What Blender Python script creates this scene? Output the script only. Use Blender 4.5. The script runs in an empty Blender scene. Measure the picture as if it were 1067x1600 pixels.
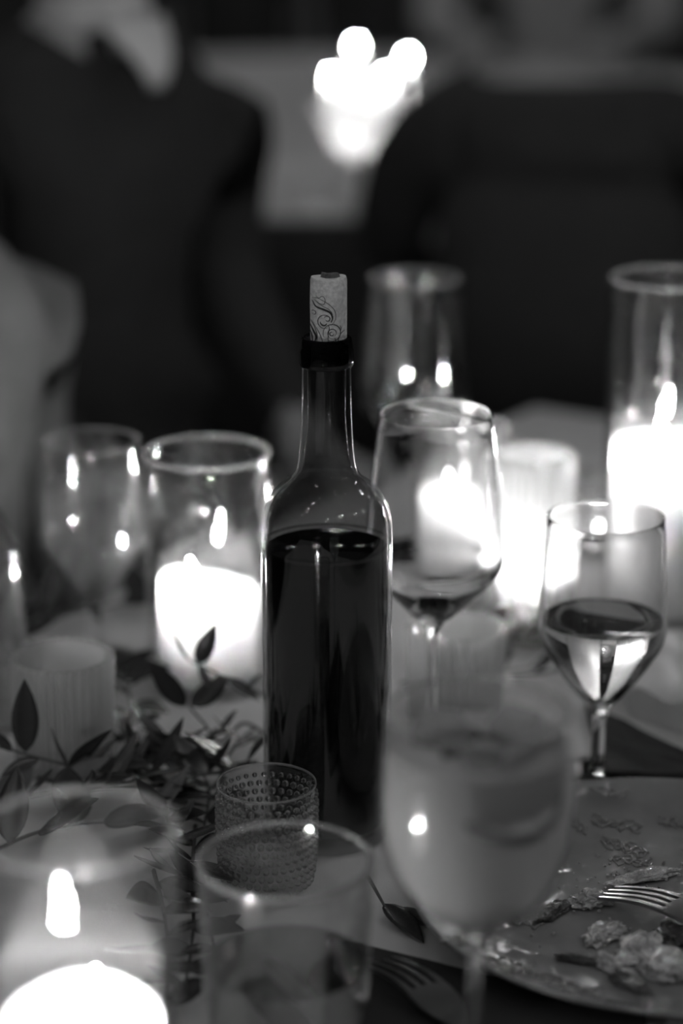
import bpy, bmesh, math, random
from mathutils import Vector, Matrix, noise as mnoise

random.seed(7)
scene = bpy.context.scene
COL = scene.collection
R = math.radians
TZ = 0.74                       # table top height above the floor
CAMH = 0.611                    # camera above the table top
PITCH = R(17.5)
FPX = 85.0 / 36.0 * 1600.0

# ------------------------------------------------------------------ camera
cam_d = bpy.data.cameras.new('camera')
cam = bpy.data.objects.new('camera', cam_d)
COL.objects.link(cam)
cam.location = (0, 0, TZ + CAMH)
cam.rotation_euler = (R(90) - PITCH, 0, 0)
cam_d.sensor_fit = 'VERTICAL'
cam_d.sensor_height = 36.0
cam_d.sensor_width = 24.0
cam_d.lens = 85.0
cam_d.clip_start = 0.05
cam_d.dof.use_dof = True
cam_d.dof.focus_distance = 1.345
cam_d.dof.aperture_fstop = 2.6
scene.camera = cam

# ------------------------------------------------------------------ world, added fill light, exposure
world = bpy.data.worlds.new('world')
scene.world = world
world.use_nodes = True
world.node_tree.nodes['Background'].inputs[0].default_value = (1, 1, 1, 1)
world.node_tree.nodes['Background'].inputs[1].default_value = 0.04


def area_light(name, loc, size, power, rot=(0, 0, 0)):
    d = bpy.data.lights.new(name, 'AREA')
    d.shape = 'DISK'
    d.size = size
    d.energy = power
    o = bpy.data.objects.new(name, d)
    o.location = loc
    o.rotation_euler = rot
    COL.objects.link(o)
    return o


area_light('ceiling_fill_far', (-0.3, 4.6, 2.95), 2.6, 1.0)  # added overhead fill for ambient brightness, no lamp fitting behind it

vs = scene.view_settings
vs.view_transform = 'Standard'
vs.look = 'None'
vs.gamma = 1.0
vs.use_curve_mapping = False
vs.exposure = 0.5
cy = scene.cycles
cy.use_denoising = True
cy.max_bounces = 9
cy.use_adaptive_sampling = True
cy.adaptive_threshold = 0.06
cy.transparent_max_bounces = 28
cy.transmission_bounces = 12
cy.glossy_bounces = 6
cy.diffuse_bounces = 3
cy.sample_clamp_indirect = 30.0
cy.blur_glossy = 0.3

# ------------------------------------------------------------------ pixel helpers (1067 x 1600 frame)
FWD = Vector((0, math.cos(PITCH), -math.sin(PITCH)))
UP = Vector((0, math.sin(PITCH), math.cos(PITCH)))
CAM = Vector((0, 0, TZ + CAMH))


def ray(px, py):
    return FWD + Vector(((px - 533.5) / FPX, 0, 0)) + UP * ((800 - py) / FPX)


def P(px, py, h=0.0):
    """point at height h above the table top"""
    d = ray(px, py)
    return CAM + d * ((TZ + h - CAM.z) / d.z)


def Q(px, py, hd):
    """point at horizontal distance hd from the camera"""
    d = ray(px, py)
    return CAM + d * (hd / d.y)


# ------------------------------------------------------------------ materials
def new_mat(name):
    m = bpy.data.materials.new(name)
    m.use_nodes = True
    nt = m.node_tree
    nt.nodes.clear()
    out = nt.nodes.new('ShaderNodeOutputMaterial')
    return m, nt, out


def g4(v):
    return (v, v, v, 1)


def principled(name, base, rough=0.5, metal=0.0, spec=0.5, noise_scale=0, noise_amp=0.0,
               bump=0.0, bump_scale=60, bump_detail=4, sss=0.0, sss_r=0.01, coat=0.0, trans=0.0):
    m, nt, out = new_mat(name)
    b = nt.nodes.new('ShaderNodeBsdfPrincipled')
    b.inputs['Base Color'].default_value = g4(base)
    b.inputs['Roughness'].default_value = rough
    b.inputs['Metallic'].default_value = metal
    b.inputs['Specular IOR Level'].default_value = spec
    b.inputs['Coat Weight'].default_value = coat
    b.inputs['Transmission Weight'].default_value = trans
    if sss:
        b.inputs['Subsurface Weight'].default_value = sss
        b.inputs['Subsurface Radius'].default_value = (1, 1, 1)
        b.inputs['Subsurface Scale'].default_value = sss_r
    tc = nt.nodes.new('ShaderNodeTexCoord')
    if noise_amp:
        n = nt.nodes.new('ShaderNodeTexNoise')
        n.inputs['Scale'].default_value = noise_scale
        n.inputs['Detail'].default_value = 6
        nt.links.new(tc.outputs['Object'], n.inputs['Vector'])
        r = nt.nodes.new('ShaderNodeMapRange')
        r.inputs[1].default_value = 0.3
        r.inputs[2].default_value = 0.7
        r.inputs[3].default_value = max(0, base - noise_amp)
        r.inputs[4].default_value = base + noise_amp
        nt.links.new(n.outputs['Fac'], r.inputs[0])
        nt.links.new(r.outputs[0], b.inputs['Base Color'])
    if bump:
        n = nt.nodes.new('ShaderNodeTexNoise')
        n.inputs['Scale'].default_value = bump_scale
        n.inputs['Detail'].default_value = bump_detail
        nt.links.new(tc.outputs['Object'], n.inputs['Vector'])
        bp = nt.nodes.new('ShaderNodeBump')
        bp.inputs['Strength'].default_value = bump
        bp.inputs['Distance'].default_value = 0.01
        nt.links.new(n.outputs['Fac'], bp.inputs['Height'])
        nt.links.new(bp.outputs[0], b.inputs['Normal'])
    nt.links.new(b.outputs[0], out.inputs[0])
    return m


def thin_glass(name, tint=0.97, f0=0.045, frost=0.0, edge=0.75, smudge=0.0):
    """glass wall: straight-through transmission plus Schlick reflection"""
    m, nt, out = new_mat(name)
    N, L = nt.nodes, nt.links
    lw = N.new('ShaderNodeLayerWeight')
    lw.inputs[0].default_value = 0.5
    pw = N.new('ShaderNodeMath'); pw.operation = 'POWER'
    L.new(lw.outputs['Facing'], pw.inputs[0]); pw.inputs[1].default_value = 4.0
    mu = N.new('ShaderNodeMath'); mu.operation = 'MULTIPLY_ADD'
    L.new(pw.outputs[0], mu.inputs[0]); mu.inputs[1].default_value = edge - f0
    mu.inputs[2].default_value = f0
    tr = N.new('ShaderNodeBsdfTransparent'); tr.inputs[0].default_value = g4(tint)
    gl = N.new('ShaderNodeBsdfGlossy'); gl.inputs['Roughness'].default_value = 0.015
    gl.inputs[0].default_value = g4(1)
    base = tr
    if frost:
        tl = N.new('ShaderNodeBsdfTranslucent'); tl.inputs[0].default_value = g4(0.9)
        df = N.new('ShaderNodeBsdfDiffuse'); df.inputs[0].default_value = g4(0.8)
        m1 = N.new('ShaderNodeMixShader'); m1.inputs[0].default_value = 0.4
        L.new(tl.outputs[0], m1.inputs[1]); L.new(df.outputs[0], m1.inputs[2])
        m2 = N.new('ShaderNodeMixShader'); m2.inputs[0].default_value = frost
        L.new(tr.outputs[0], m2.inputs[1]); L.new(m1.outputs[0], m2.inputs[2])
        base = m2
    mx = N.new('ShaderNodeMixShader')
    L.new(mu.outputs[0], mx.inputs[0])
    L.new(base.outputs[0], mx.inputs[1]); L.new(gl.outputs[0], mx.inputs[2])
    L.new(mx.outputs[0], out.inputs[0])
    return m


def solid_glass(name, color=1.0, ior=1.5, rough=0.0, frost=0.0):
    m, nt, out = new_mat(name)
    b = nt.nodes.new('ShaderNodeBsdfGlass')
    b.inputs['Color'].default_value = g4(color)
    b.inputs['IOR'].default_value = ior
    b.inputs['Roughness'].default_value = rough
    if frost:
        N, L = nt.nodes, nt.links
        tl = N.new('ShaderNodeBsdfTranslucent'); tl.inputs[0].default_value = g4(0.9)
        df = N.new('ShaderNodeBsdfDiffuse'); df.inputs[0].default_value = g4(0.8)
        m1 = N.new('ShaderNodeMixShader'); m1.inputs[0].default_value = 0.5
        L.new(tl.outputs[0], m1.inputs[1]); L.new(df.outputs[0], m1.inputs[2])
        m2 = N.new('ShaderNodeMixShader'); m2.inputs[0].default_value = frost
        L.new(b.outputs[0], m2.inputs[1]); L.new(m1.outputs[0], m2.inputs[2])
        b = m2
    nt.links.new(b.outputs[0], out.inputs[0])
    return m


def emission(name, strength):
    m, nt, out = new_mat(name)
    e = nt.nodes.new('ShaderNodeEmission')
    e.inputs[0].default_value = g4(1)
    e.inputs[1].default_value = strength
    nt.links.new(e.outputs[0], out.inputs[0])
    return m


def milky(name, col, transl, rough=0.15):
    m, nt, out = new_mat(name)
    N, L = nt.nodes, nt.links
    d = N.new('ShaderNodeBsdfDiffuse'); d.inputs[0].default_value = g4(col)
    t = N.new('ShaderNodeBsdfTranslucent'); t.inputs[0].default_value = g4(col)
    mx = N.new('ShaderNodeMixShader'); mx.inputs[0].default_value = transl
    L.new(d.outputs[0], mx.inputs[1]); L.new(t.outputs[0], mx.inputs[2])
    g = N.new('ShaderNodeBsdfGlossy'); g.inputs['Roughness'].default_value = rough
    m2 = N.new('ShaderNodeMixShader'); m2.inputs[0].default_value = 0.04
    L.new(mx.outputs[0], m2.inputs[1]); L.new(g.outputs[0], m2.inputs[2])
    L.new(m2.outputs[0], out.inputs[0])
    return m


M = {}
M['glass'] = thin_glass('clear_glass')
M['glass_thick'] = thin_glass('thick_clear_glass', tint=0.95, f0=0.10, edge=0.9)
M['crystal'] = solid_glass('crystal', 1.0, 1.45)
M['bulb'] = emission('string_bulb', 215)
M['rim'] = solid_glass('fire_polished_rim', 1.0, 1.5, frost=0.17)
M['stem'] = solid_glass('stem_glass', 1.0, 1.5)
M['bead'] = solid_glass('bead_glass', 0.97, 1.45, frost=0.05)
M['fluted'] = thin_glass('fluted_glass', tint=0.82, f0=0.06, frost=0.34, edge=0.95)
M['fluted_warm'] = thin_glass('fluted_frosted_glass', tint=0.92, f0=0.06, frost=0.30, edge=0.7)
M['hobnail'] = thin_glass('hobnail_glass', tint=0.93, f0=0.05, frost=0.0, edge=0.8)
M['bottle'] = thin_glass('dark_bottle_glass', tint=0.78, f0=0.05, edge=0.9)
M['lip'] = solid_glass('dark_lip_glass', 0.30, 1.5)
M['red_wine'] = principled('red_wine', 0.002, 0.05, spec=0.12)
M['wine_dregs'] = solid_glass('wine_dregs', 0.35, 1.34)
M['white_wine'] = solid_glass('white_wine', 0.97, 1.34)
M['water'] = thin_glass('water', tint=0.9, f0=0.04, frost=0.12)
M['tumbler_drink'] = solid_glass('tumbler_drink', 0.8, 1.33, 0.02)
M['cocktail'] = milky('cloudy_cocktail', 0.62, 0.45)
M['citrus'] = milky('citrus_flesh', 0.6, 0.3)
M['rind'] = principled('citrus_rind', 0.12, 0.4)
M['ice'] = thin_glass('ice', tint=0.9, frost=0.3)
M['wax'] = principled('candle_wax', 0.93, 0.45, sss=1.0, sss_r=0.06)
M['wick'] = principled('wick', 0.01, 0.9)
M['flame'] = emission('flame', 760)
M['flame_far'] = emission('flame_far', 600)
M['cork'] = principled('cork', 0.72, 0.85, noise_scale=500, noise_amp=0.16, bump=0.3, bump_scale=700)
M['cork_dark'] = principled('cork_dark', 0.12, 0.9, noise_scale=600, noise_amp=0.05)
M['ink'] = principled('cork_ink', 0.03, 0.8)
M['leaf'] = principled('leaf', 0.045, 0.26, noise_scale=80, noise_amp=0.015)
M['leaf_pale'] = principled('leaf_underside', 0.12, 0.45, noise_scale=80, noise_amp=0.03)
M['twig'] = principled('twig', 0.07, 0.6)
M['cloth'] = principled('table_linen', 0.6, 0.9, noise_scale=14, noise_amp=0.04, bump=0.15, bump_scale=900)
M['napkin_dark'] = principled('dark_napkin', 0.025, 0.9, bump=0.3, bump_scale=700)
M['napkin_pale'] = principled('pale_napkin', 0.65, 0.9, bump=0.2, bump_scale=600)
M['plate'] = principled('oily_stoneware', 0.24, 0.08, noise_scale=18, noise_amp=0.05, bump=0.24, bump_scale=42, bump_detail=1.5, spec=0.9)
M['steel'] = principled('steel', 0.3, 0.3, metal=1.0)
M['food_pale'] = principled('pale_food', 0.42, 0.22, noise_scale=150, noise_amp=0.2, bump=0.6, bump_scale=260, coat=0.6)
M['food_dark'] = principled('dark_food', 0.07, 0.3, noise_scale=150, noise_amp=0.03, bump=0.6, bump_scale=200)
M['oil'] = principled('glint_oil', 0.24, 0.13, spec=1.0, coat=1.0)  # glossy oil for the glint-shaped ridges on the plate
M['suit'] = principled('dark_suit', 0.035, 0.9, noise_scale=30, noise_amp=0.004)
M['dress'] = principled('pale_dress', 0.22, 0.9, noise_scale=30, noise_amp=0.03)
M['grey_wear'] = principled('grey_jacket', 0.45, 0.9, noise_scale=20, noise_amp=0.05)
M['shirt'] = principled('white_shirt', 0.75, 0.9, noise_scale=20, noise_amp=0.03)
M['skin'] = principled('skin', 0.42, 0.5, noise_scale=12, noise_amp=0.03)
M['hair'] = principled('hair', 0.01, 0.5, noise_scale=60, noise_amp=0.006)
M['chair_wood'] = principled('chair_wood', 0.35, 0.4, noise_scale=25, noise_amp=0.08)
M['wall'] = principled('wall_plaster', 0.05, 0.9, noise_scale=3, noise_amp=0.02)
M['floor'] = principled('floor_boards', 0.025, 0.5, noise_scale=4, noise_amp=0.01)
M['ceil'] = principled('ceiling_paint', 0.03, 0.9, noise_scale=3, noise_amp=0.01)
M['frosted'] = milky('frosted_glass', 0.92, 0.7, 0.3)


# ------------------------------------------------------------------ mesh helpers
def link(name, verts, faces, mat, parent=None, loc=None, smooth=True, angle=35):
    me = bpy.data.meshes.new(name)
    me.from_pydata([tuple(v) for v in verts], [], faces)
    me.update()
    return link_mesh(name, me, mat, parent, loc, smooth, angle)


def link_mesh(name, me, mat, parent=None, loc=None, smooth=True, angle=35):
    if mat:
        me.materials.append(mat)
    if smooth:
        me.polygons.foreach_set('use_smooth', [True] * len(me.polygons))
        try:
            me.set_sharp_from_angle(angle=R(angle))
        except Exception:
            pass
    o = bpy.data.objects.new(name, me)
    COL.objects.link(o)
    if parent:
        o.parent = parent
    if loc is not None:
        o.location = loc
    return o


def tag(o, label=None, cat=None, group=None, kind=None):
    if label: o['label'] = label
    if cat: o['category'] = cat
    if group: o['group'] = group
    if kind: o['kind'] = kind
    return o


def thing(name, loc, label, cat, group=None, rz=0.0):
    o = bpy.data.objects.new(name, None)
    o.empty_display_size = 0.02
    COL.objects.link(o)
    o.location = loc
    o.rotation_euler = (0, 0, rz)
    return tag(o, label, cat, group)


def crom(pts, n=6, closed=False):
    """Catmull-Rom resampling of tuples"""
    pts = [Vector(p) for p in pts]
    out = []
    m = len(pts)
    rng = m if closed else m - 1
    for i in range(rng):
        if closed:
            p0, p1, p2, p3 = pts[(i - 1) % m], pts[i], pts[(i + 1) % m], pts[(i + 2) % m]
        else:
            p1, p2 = pts[i], pts[i + 1]
            p0 = pts[i - 1] if i > 0 else p1 * 2 - p2
            p3 = pts[i + 2] if i + 2 < m else p2 * 2 - p1
        for k in range(n):
            t = k / n
            out.append(0.5 * ((2 * p1) + (p2 - p0) * t + (2 * p0 - 5 * p1 + 4 * p2 - p3) * t * t +
                              (3 * p1 - p0 - 3 * p2 + p3) * t ** 3))
    if not closed:
        out.append(pts[-1])
    return out


def lathe_data(profile, seg=64, closed=False, mod=None, unit=0.001):
    """profile (r, z) in mm, bottom to top on the outside"""
    V, F = [], []
    rings = []
    for (r, z) in profile:
        if r <= 1e-6:
            V.append((0, 0, z * unit)); rings.append([len(V) - 1])
        else:
            ids = []
            for k in range(seg):
                a = 2 * math.pi * k / seg
                rr, zz = r, z
                if mod:
                    rr, zz = mod(a, r, z)
                V.append((rr * math.cos(a) * unit, rr * math.sin(a) * unit, zz * unit))
                ids.append(len(V) - 1)
            rings.append(ids)
    n = len(rings)
    for i in range(n if closed else n - 1):
        a, b = rings[i], rings[(i + 1) % n]
        if len(a) == 1 and len(b) == 1:
            continue
        for k in range(seg):
            k2 = (k + 1) % seg
            if len(a) == 1:
                F.append((a[0], b[k2], b[k]))
            elif len(b) == 1:
                F.append((a[k], a[k2], b[0]))
            else:
                F.append((a[k], a[k2], b[k2], b[k]))
    return V, F


def lathe(name, profile, mat, parent=None, loc=None, seg=64, closed=False, mod=None, angle=35):
    V, F = lathe_data(profile, seg, closed, mod)
    return link(name, V, F, mat, parent, loc, True, angle)


def wall_profile(outer, t, floor_t, lip=True):
    """outer: (r, z) bottom->top. returns closed vessel profile with wall t mm and base floor_t mm"""
    prof = [(0.0, outer[0][1])] + list(outer)
    rt, zt = outer[-1]
    prof += [(rt - t * 0.15, zt + t * 0.35), (rt - t * 0.5, zt + t * 0.5), (rt - t * 0.85, zt + t * 0.35)]
    zf = outer[0][1] + floor_t
    inner = []
    for (r, z) in reversed(outer):
        if z > zf + 0.5:
            inner.append((max(r - t, 0.5), z))
    # radius of the inner floor
    rf = inner[-1][0]
    prof += inner + [(rf * 0.97, zf + 0.2), (rf * 0.8, zf), (0.0, zf)]
    return prof


def tube_data(pts, radii, seg=8, caps=True):
    pts = [Vector(p) for p in pts]
    if not isinstance(radii, (list, tuple)):
        radii = [radii] * len(pts)
    V, F = [], []
    up = Vector((0, 0, 1))
    prev = None
    for i, p in enumerate(pts):
        d = (pts[min(i + 1, len(pts) - 1)] - pts[max(i - 1, 0)])
        if d.length < 1e-9:
            d = Vector((0, 0, 1))
        d.normalize()
        if prev is None:
            ref = up if abs(d.z) < 0.9 else Vector((1, 0, 0))
            x = d.cross(ref).normalized()
        else:
            x = (prev - d * prev.dot(d))
            x = x.normalized() if x.length > 1e-6 else d.orthogonal().normalized()
        prev = x
        y = d.cross(x)
        for k in range(seg):
            a = 2 * math.pi * k / seg
            V.append(p + (x * math.cos(a) + y * math.sin(a)) * radii[i])
    for i in range(len(pts) - 1):
        for k in range(seg):
            k2 = (k + 1) % seg
            F.append((i * seg + k, i * seg + k2, (i + 1) * seg + k2, (i + 1) * seg + k))
    if caps:
        F.append(tuple(reversed(range(seg))))
        F.append(tuple(range((len(pts) - 1) * seg, len(pts) * seg)))
    return V, F


def tube(name, pts, radii, mat, parent=None, loc=None, seg=8):
    V, F = tube_data(pts, radii, seg)
    return link(name, V, F, mat, parent, loc, True, 50)


def box_data(c, s):
    x, y, z = c
    a, b, d = s[0] / 2, s[1] / 2, s[2] / 2
    V = [(x + i * a, y + j * b, z + k * d) for k in (-1, 1) for j in (-1, 1) for i in (-1, 1)]
    F = [(0, 2, 3, 1), (4, 5, 7, 6), (0, 1, 5, 4), (2, 6, 7, 3), (0, 4, 6, 2), (1, 3, 7, 5)]
    return V, F


def box(name, c, s, mat, parent=None, loc=None, bevel=0.0):
    V, F = box_data(c, s)
    me = bpy.data.meshes.new(name)
    me.from_pydata(V, [], F)
    if bevel:
        bm = bmesh.new(); bm.from_mesh(me)
        bmesh.ops.bevel(bm, geom=bm.edges[:], offset=bevel, segments=3, affect='EDGES', profile=0.6)
        bm.to_mesh(me); bm.free()
    return link_mesh(name, me, mat, parent, loc, True, 40)


def merge(parts):
    V, F = [], []
    for v, f in parts:
        o = len(V)
        V += [tuple(p) for p in v]
        F += [tuple(i + o for i in q) for q in f]
    return V, F


def tp(hd, px, h=0.0):
    """point on the table at horizontal distance hd under image column px (column taken at that height)"""
    depth = hd * math.cos(PITCH) + (CAMH - h) * math.sin(PITCH)
    return Vector(((px - 533.5) / FPX * depth, hd, TZ))


# ------------------------------------------------------------------ the setting
def struct(name, V, F, mat):
    return tag(link(name, V, F, mat, None, None, False), kind='structure')


struct('floor', *box_data((0, 2.6, -0.05), (9.2, 10.6, 0.1)), M['floor'])
struct('ceiling', *box_data((0, 2.6, 3.05), (9.2, 10.6, 0.1)), M['ceil'])
struct('wall_far', *box_data((0, 7.85, 1.5), (9.2, 0.1, 3.0)), M['wall'])
struct('wall_near', *box_data((0, -2.65, 1.5), (9.2, 0.1, 3.0)), M['wall'])
struct('wall_left', *box_data((-4.55, 2.6, 1.5), (0.1, 10.4, 3.0)), M['wall'])
struct('wall_right', *box_data((4.55, 2.6, 1.5), (0.1, 10.4, 3.0)), M['wall'])

# long banquet table, seen at a slant
AX = Vector((0.55, 0.835, 0)).normalized()
NX = Vector((AX.y, -AX.x, 0))
E0 = Vector((-0.21, 1.68, 0))
TW = 0.92
TL = 2.7
tab_ang = math.atan2(AX.y, AX.x)
tc_ = E0 + NX * (TW / 2) + AX * -0.63
table = thing('banquet_table', (tc_.x, tc_.y, 0), 'long banquet table under the white cloth that carries the wine bottle', 'table', None, tab_ang)
box('tabletop', (0, 0, TZ - 0.022), (TL - 0.02, TW - 0.02, 0.030), M['chair_wood'], table, None, 0.003)
for sx in (-1, 1):
    for sy in (-1, 1):
        tube('leg', [(sx * (TL / 2 - 0.15), sy * 0.3, 0), (sx * (TL / 2 - 0.15), sy * 0.3, TZ - 0.036)], 0.028, M['chair_wood'], table, None, 12)


def cloth_mesh():
    # local x along the table, y across
    prof = []
    hang = 0.085
    half = TW / 2
    n = 10
    for i in range(n + 1):
        prof.append((-half - 0.006, -hang + i * (hang - 0.012) / n))
    prof += [(-half - 0.004, -0.005), (-half + 0.002, -0.001), (-half + 0.008, 0.0)]
    for i in range(1, 60):
        prof.append((-half + 0.008 + i * (TW - 0.016) / 60, 0.0))
    prof += [(half - 0.008, 0.0), (half - 0.002, -0.001), (half + 0.004, -0.005)]
    for i in range(n + 1):
        prof.append((half + 0.006, -0.012 - i * (hang - 0.012) / n))
    V, F = [], []
    nx = 170
    rows = [(-1, d) for d in (hang, .06, .03, .006)] + [(-TL / 2 + TL * j / nx, None) for j in range(nx + 1)] + [(1, d) for d in (.006, .03, .06, hang)]
    for (x, drop) in rows:
        if drop is not None:                     # the cloth turns down over the table ends
            sgn = x
            for (y, z) in prof:
                V.append((sgn * (TL / 2 + .006 + .012 * (drop / hang) * (1 + math.sin(y * 19))), max(-TW / 2 - .01, min(TW / 2 + .01, y)), min(z, -drop)))
            continue
        for (y, z) in prof:
            dy = 0
            if z < -0.01:
                f = min(1, -z / hang)
                dy = math.copysign(1, y) * f * (0.022 * (1 + math.sin(x * 17 + 0.6 * math.sin(x * 5))) + 0.004)
            dz = 0.0
            if z >= -0.001:
                dz = 0.0
            V.append((x, y + dy, z + dz))
    m = len(prof)
    for j in range(len(rows) - 1):
        for i in range(m - 1):
            F.append((j * m + i, (j + 1) * m + i, (j + 1) * m + i + 1, j * m + i + 1))
    return V, F


V, F = cloth_mesh()
cl = link('tablecloth', V, F, M['cloth'], None, (tc_.x, tc_.y, TZ), True, 60)
cl.rotation_euler = (0, 0, tab_ang)
tag(cl, 'white linen cloth draped over the long table under the wine bottle', 'tablecloth')


# ------------------------------------------------------------------ wine bottle and cork
def wine_bottle():
    b = tp(1.309, 511, 0.1)
    t = thing('wine_bottle', b, 'dark glass wine bottle two thirds full with its cork pushed back in', 'bottle')
    outer = [(0, 6), (20, 4), (30, 0.6), (34, 0), (36.6, 1.6), (37.4, 5)]
    body = [(37.5, 20), (37.5, 90), (37.5, 150), (37.5, 180)]
    sh = crom([(37.5, 176), (37.4, 187), (35.9, 199), (32, 208), (26.4, 214.5), (20.4, 219), (16.9, 225), (15.3, 236), (14.3, 255), (13.6, 284)], 5)[1:]
    lip = [(13.4, 290), (13.2, 298.5), (12.4, 299.6)]
    prof = [(0, 6)] + outer[1:] + body + [tuple(p) for p in sh] + lip
    inner = [(11.6, 299.4), (11.2, 297), (11.0, 286), (10.8, 255), (12.2, 236), (14.2, 225), (18, 219), (24, 213), (30, 206), (34, 197), (35, 186), (35, 150), (35, 20), (33, 9), (20, 10), (0, 12)]
    lathe('bottle_glass', prof + inner, M['bottle'], t, None, 96, False, None, 50)
    lipp_ = [(13.6, 283.6), (14.7, 284.0), (15.3, 285.2), (15.3, 291.6), (15.0, 293.0), (14.6, 293.8), (14.5, 295.0), (14.4, 297.8), (13.9, 299.6), (12.9, 300.4), (11.4, 300.2), (10.8, 299), (10.7, 284), (11.4, 283.4)]
    tag(lathe('bottle_lip', lipp_, M['lip'], t, None, 96, True, None, 50), 'thick ringed lip of dark glass')
    wine = [(0, 12.5), (20, 10.5), (32.7, 9.5), (34.6, 20), (34.7, 150), (34.7, 176.5), (34.3, 177.6), (33.2, 178), (0, 178)]
    tag(lathe('red_wine', wine, M['red_wine'], t, None, 96), 'dark red wine inside the bottle')
    # cork
    cb = b + Vector((0.0012, 0, 0.296))
    ck = thing('wine_cork', cb, 'pale wine cork printed with a scrolled vine, standing in the bottle mouth', 'cork')
    rc = 10.15
    prof = [(0, -10), (9.2, -10), (9.6, -9.5), (9.7, 0), (rc, 4), (rc + .15, 24), (rc, 36.5), (rc - .5, 38), (0, 38.2)]

    def cm(a, r, z):
        return r * (1 + 0.006 * math.sin(3 * a + z * .2)), z + (0.5 * math.sin(a * 2 + 1) if z > 37 else 0)
    body = lathe('cork_body', prof, M['cork'], ck, None, 64, False, cm, 40)
    # torn flap on top
    pts = [(-5, -2), (-2, -4), (3, -3.5), (6, -1), (4, 2), (-1, 3), (-5, 1)]
    Vt = [(x * .001 + .0005, y * .001, 0.0381) for x, y in pts] + [(x * .00085 + .0005, y * .00085, 0.0402 + .0006 * math.sin(i * 2.3)) for i, (x, y) in enumerate(pts)]
    n = len(pts)
    Ft = [tuple(range(n, 2 * n))] + [(i, (i + 1) % n, n + (i + 1) % n, n + i) for i in range(n)]
    tag(link('torn_flap', Vt, Ft, M['cork_dark'], ck, None, False), 'dark torn crumb on the cork top')
    # printed scrolls, coordinates from the photograph's print unrolled on the cork
    Z0X, Z0Y, S = 380.0, 573.0, 133.0      # centre column, bottom row, radius (print units)

    def on_cork(u, v, d=0.06):
        s = max(-0.995, min(0.995, (u - Z0X) / S))
        a = math.asin(s)
        rr = (rc + 0.16 + d) * .001
        z = (Z0Y - v) / S * rc * 1.03 + 3.6
        return Vector((rr * math.sin(a), -rr * math.cos(a), z * .001))

    def arc(cx, cy, r0, r1, a0, a1, n=22):
        return [(cx + (r0 + (r1 - r0) * i / n) * math.cos(R(a0 + (a1 - a0) * i / n)),
                 cy + (r0 + (r1 - r0) * i / n) * math.sin(R(a0 + (a1 - a0) * i / n))) for i in range(n + 1)]
    strokes = [
        ([(262, 268), (300, 262), (345, 280), (390, 308), (424, 350), (432, 395), (420, 430), (396, 452)], 3.2),
        ([(293, 245), (308, 262), (338, 246), (357, 272), (346, 304), (312, 296), (282, 272)], 3.0),
        ([(266, 284), (290, 322), (345, 340), (392, 362), (408, 400), (398, 432)], 9.5),
        ([(275, 276), (330, 312), (385, 340), (414, 378)], 3.0),
        (arc(352, 430, 52, 44, -40, -300), 4.0), (arc(372, 408, 24, 12, -150, 160), 5.0), (arc(350, 432, 28, 18, 190, 20), 7.0),
        (arc(405, 508, 64, 58, 150, 480), 4.0), (arc(408, 510, 36, 24, 120, 420), 4.0), (arc(402, 512, 18, 10, 0, 300), 5.0),
        (arc(276, 370, 17, 12, -160, 150), 3.5),
        ([(248, 425), (280, 470), (300, 530), (296, 575)], 3.5), ([(258, 430), (305, 492), (330, 545), (340, 580)], 3.5),
        ([(250, 462), (272, 500), (292, 540), (284, 575)], 10.0),
        ([(250, 505), (262, 540), (266, 580)], 6.0),
        ([(495, 498), (470, 515), (452, 550), (446, 590)], 4.0), ([(372, 450), (385, 470), (376, 545), (388, 590)], 3.5),
        ([(425, 545), (432, 575), (428, 600)], 4.5), ([(460, 455), (470, 480), (464, 500)], 3.0),
    ]
    for pts, w in strokes:
        pp = [tuple(p) for p in crom(pts, 5)] if len(pts) < 12 else pts
        # flat ribbon following the cork
        V, F = [], []
        k = len(pp)
        for i, (u, v) in enumerate(pp):
            a = Vector(pp[min(i + 1, k - 1)]) - Vector(pp[max(i - 1, 0)])
            a = Vector((a[0], a[1])).normalized()
            q = Vector((-a.y, a.x)) * w * 0.8 * (0.35 + 0.65 * math.sin(math.pi * min(1, max(0, (i + .6) / k))))
            V.append(on_cork(u + q.x, v + q.y)); V.append(on_cork(u - q.x, v - q.y))
        for i in range(k - 1):
            F.append((2 * i, 2 * i + 1, 2 * i + 3, 2 * i + 2))
        tag(link('printed_scroll', V, F, M['ink'], body), 'dark printed vine scroll')


wine_bottle()

# ------------------------------------------------------------------ candles and hurricane glasses
FL_V, FL_F = lathe_data([(0, 0), (2.6, 1.5), (4.1, 5.5), (4.1, 11), (2.5, 17.5), (1.0, 22.5), (0, 25)], 10)


def flame_mesh(name, mat, scale, lean):
    V = []
    for x, y, z in FL_V:
        k = (z / 0.025) ** 1.5
        V.append(((x + lean[0] * k) * scale, (y + lean[1] * k) * scale, z * scale))
    me = bpy.data.meshes.new(name)
    me.from_pydata(V, [], FL_F)
    return me


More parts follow.
